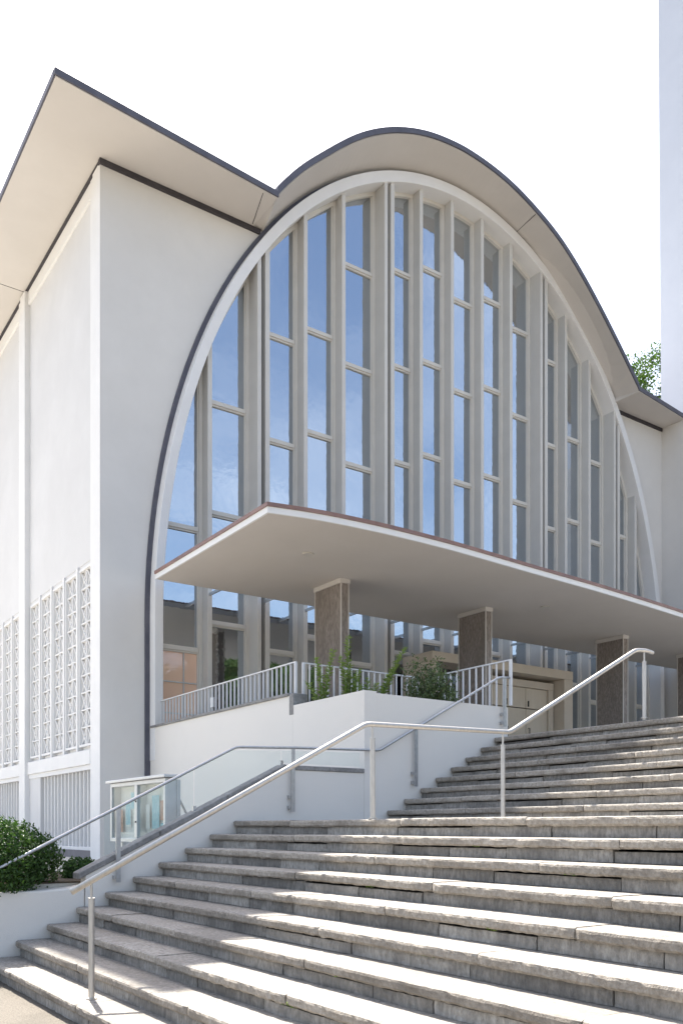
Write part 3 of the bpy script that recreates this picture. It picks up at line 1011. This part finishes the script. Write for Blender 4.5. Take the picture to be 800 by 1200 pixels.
bush('small_bush', 'small dark green shrub between the round bush and the stair wall', (3.80, 11.3, 1.06), (.24, .26, .15), 2600, .045, 'leaf_dark', 9)
bush('terrace_bush', 'grey green bush behind the terrace planter wall', (9.55, 11.05, 3.88), (.44, .42, .46), 2600, .06, 'leaf_olive', 5, lump=.5, inner=.15)

def shoots(label, base, stems, seed, group):
    r_ = random.Random(seed)
    t = thing('wild_shoot', label, 'plant', base, group)
    st = MB(); lv = MB()
    B = Vector(base)
    for (tip, bend) in stems:
        tip = Vector(tip)
        P = []
        for i in range(9):
            u = i/8
            P.append(B+Vector((tip.x*u**1.4, tip.y*u**1.4, tip.z*(u-.10*bend*u*u)))+Vector((r_.uniform(-.008, .008), r_.uniform(-.008, .008), 0)))
        st.tube(P, .007, 5, .002)
        nl_ = int(tip.z*190)
        for j in range(nl_):
            u = .12+.88*(j/nl_)
            k = min(int(u*8), 7); fr = u*8-k
            c = P[k].lerp(P[k+1], fr)
            an = r_.uniform(0, 2*math.pi)
            out = Vector((math.cos(an), math.sin(an), r_.uniform(.1, .8)))
            nn = out.cross(Vector((0, 0, 1))).cross(out)
            s = (.13*(1-.45*u))*r_.uniform(.7, 1.25)
            leaf_quad(lv, c, nn, out, s, s*.30)
    st.build('stem', 'stem', t)
    lv.build('leaves', 'leaf_light', t, fix=False)
    return t
G = 'wild green shoots growing through the terrace balustrade'
shoots('thin pale shoots beside the stone stop of the balustrade', (7.95, 11.85, 3.42), [((-.05, .1, .95), .1), ((.14, -.1, 1.1), .2), ((-.28, .05, .55), .5)], 1, G)
shoots('tallest upright green shoot in front of the first brown pier', (8.35, 11.7, 3.42), [((.02, .05, 1.34), .1), ((.16, -.1, .8), .3), ((-.16, 0, 1.0), .3)], 2, G)
shoots('broad leafy green shoots in the middle of the planting bed', (8.5, 11.4, 3.42), [((.05, .05, .62), .1), ((-.1, .05, .5), .3), ((.16, -.05, .55), .3)], 3, G)
shoots('long green shoot arching to the right over the balustrade', (8.7, 11.4, 3.42), [((.58, -.05, 1.2), .15), ((.36, .0, .85), .3)], 4, G)
# white flowers in the bed
for i, (x, y, z) in enumerate(((9.62, 10.75, 3.60), (9.98, 10.7, 3.62), (10.2, 10.72, 3.58))):
    t = thing('white_flower', ('leftmost', 'middle', 'rightmost')[i]+' of the tiny white flowers behind the end of the planter wall', 'flower', (x, y, 3.44),
              'white flowers in the planting bed')
    MB().tube([(x, y, 3.43), (x+.01, y, z)], .004, 5).build('stem', 'stem', t)
    m = MB()
    for j in range(7):
        an = j*2*math.pi/7
        leaf_quad(m, Vector((x+.01, y, z)), Vector((-.3*math.cos(an), -.3*math.sin(an), 1)), Vector((math.cos(an), math.sin(an), .25)), .04, .03)
    m.build('petals', 'petal', t, fix=False)

# weeds in the stair joints
rw_ = random.Random(12)
NTH = {9: 'ninth', 8: 'eighth', 7: 'seventh', 6: 'sixth', 5: 'fifth', 4: 'fourth', 3: 'third'}
for (k, y) in ((9, 5.35), (8, 4.05), (7, 5.9), (6, 4.1), (5, 4.35), (4, 4.9), (3, 4.92)):
    x = XN(k)+.028
    t = thing('joint_weed', 'tiny green weed in the joint under the nose of the '+NTH[k]+' step from the bottom', 'weed', (x, y, k*H-.085),
              'weeds in the stair joints')
    m = MB()
    for j in range(12):
        d = rvec(rw_); d.x = -abs(d.x); d.z = abs(d.z)*.6
        leaf_quad(m, Vector((x+.01, y+rw_.uniform(-.06, .06), k*H-.082)), Vector((-.3, 0, 1)), d, rw_.uniform(.025, .055), .017)
    m.build('leaves', 'leaf_light', t, fix=False)

# tree behind the church
def tree(label, base, height, crown_c, rad, n, leaf, seed):
    r_ = random.Random(seed)
    t = thing('broadleaf_tree', label, 'tree', base)
    B = Vector(base); C = Vector(crown_c)
    tr = MB()
    tr.tube([B, B+Vector((.1, .1, height*.35)), C+Vector((0, 0, -rad[2]*.3))], .32, 10, .14)
    limbs = []
    for i in range(14):
        d = rvec(r_); d.z = abs(d.z)*.9-.1
        e = C+Vector((d.x*rad[0]*.75, d.y*rad[1]*.75, d.z*rad[2]*.75))
        tr.tube([B+Vector((.1, .1, height*(.35+.02*i))), C*.55+e*.45+Vector((0, 0, -.6)), e], .10, 6, .02)
        limbs.append(e)
    tr.build('trunk', 'bark', t)
    m = MB()
    clumps = []
    for i in range(110):
        d = rvec(r_)
        clumps.append(C+Vector((d.x*rad[0], d.y*rad[1], d.z*rad[2]))*r_.uniform(.45, 1.05))
    for i in range(n):
        c0 = clumps[r_.randrange(len(clumps))]
        c = c0+rvec(r_)*(.75*r_.random()**.6)
        nn = (rvec(r_)+Vector((0, 0, .6))).normalized()
        up = rvec(r_); up -= nn*up.dot(nn)
        if up.length < .05: continue
        s = leaf*r_.uniform(.7, 1.3)
        leaf_quad(m, c, nn, up, s, s*.7)
    m.build('crown', 'leaf_tree', t, fix=False)
    return t
tree('green leafy tree showing between the curved roof and the tower', (33.6, 24.5, 0), 20, (33.6, 24.5, 18.9), (3.0, 3.0, 3.8), 42000, .115, 4)

for (lab, b_, h_, c_, r3, sd) in (
        ('broad tree across the street mirrored in the lower panes beside the peach window', (30, -20, 0), 15, (30, -20, 8.6), (5.6, 4.2, 6.2), 11),
        ('tall tree across the street mirrored in the lower panes behind the first pier', (38.5, -21, 0), 15.5, (38.5, -21, 8.8), (5.8, 4.2, 6.4), 12),
        ('rounded tree across the street mirrored in the lower panes near the portal', (47.5, -20, 0), 15, (47.5, -20, 8.6), (6.0, 4.2, 6.2), 13)):
    tree(lab, b_, h_, c_, r3, 20000, .8, sd)['group'] = 'trees across the street'
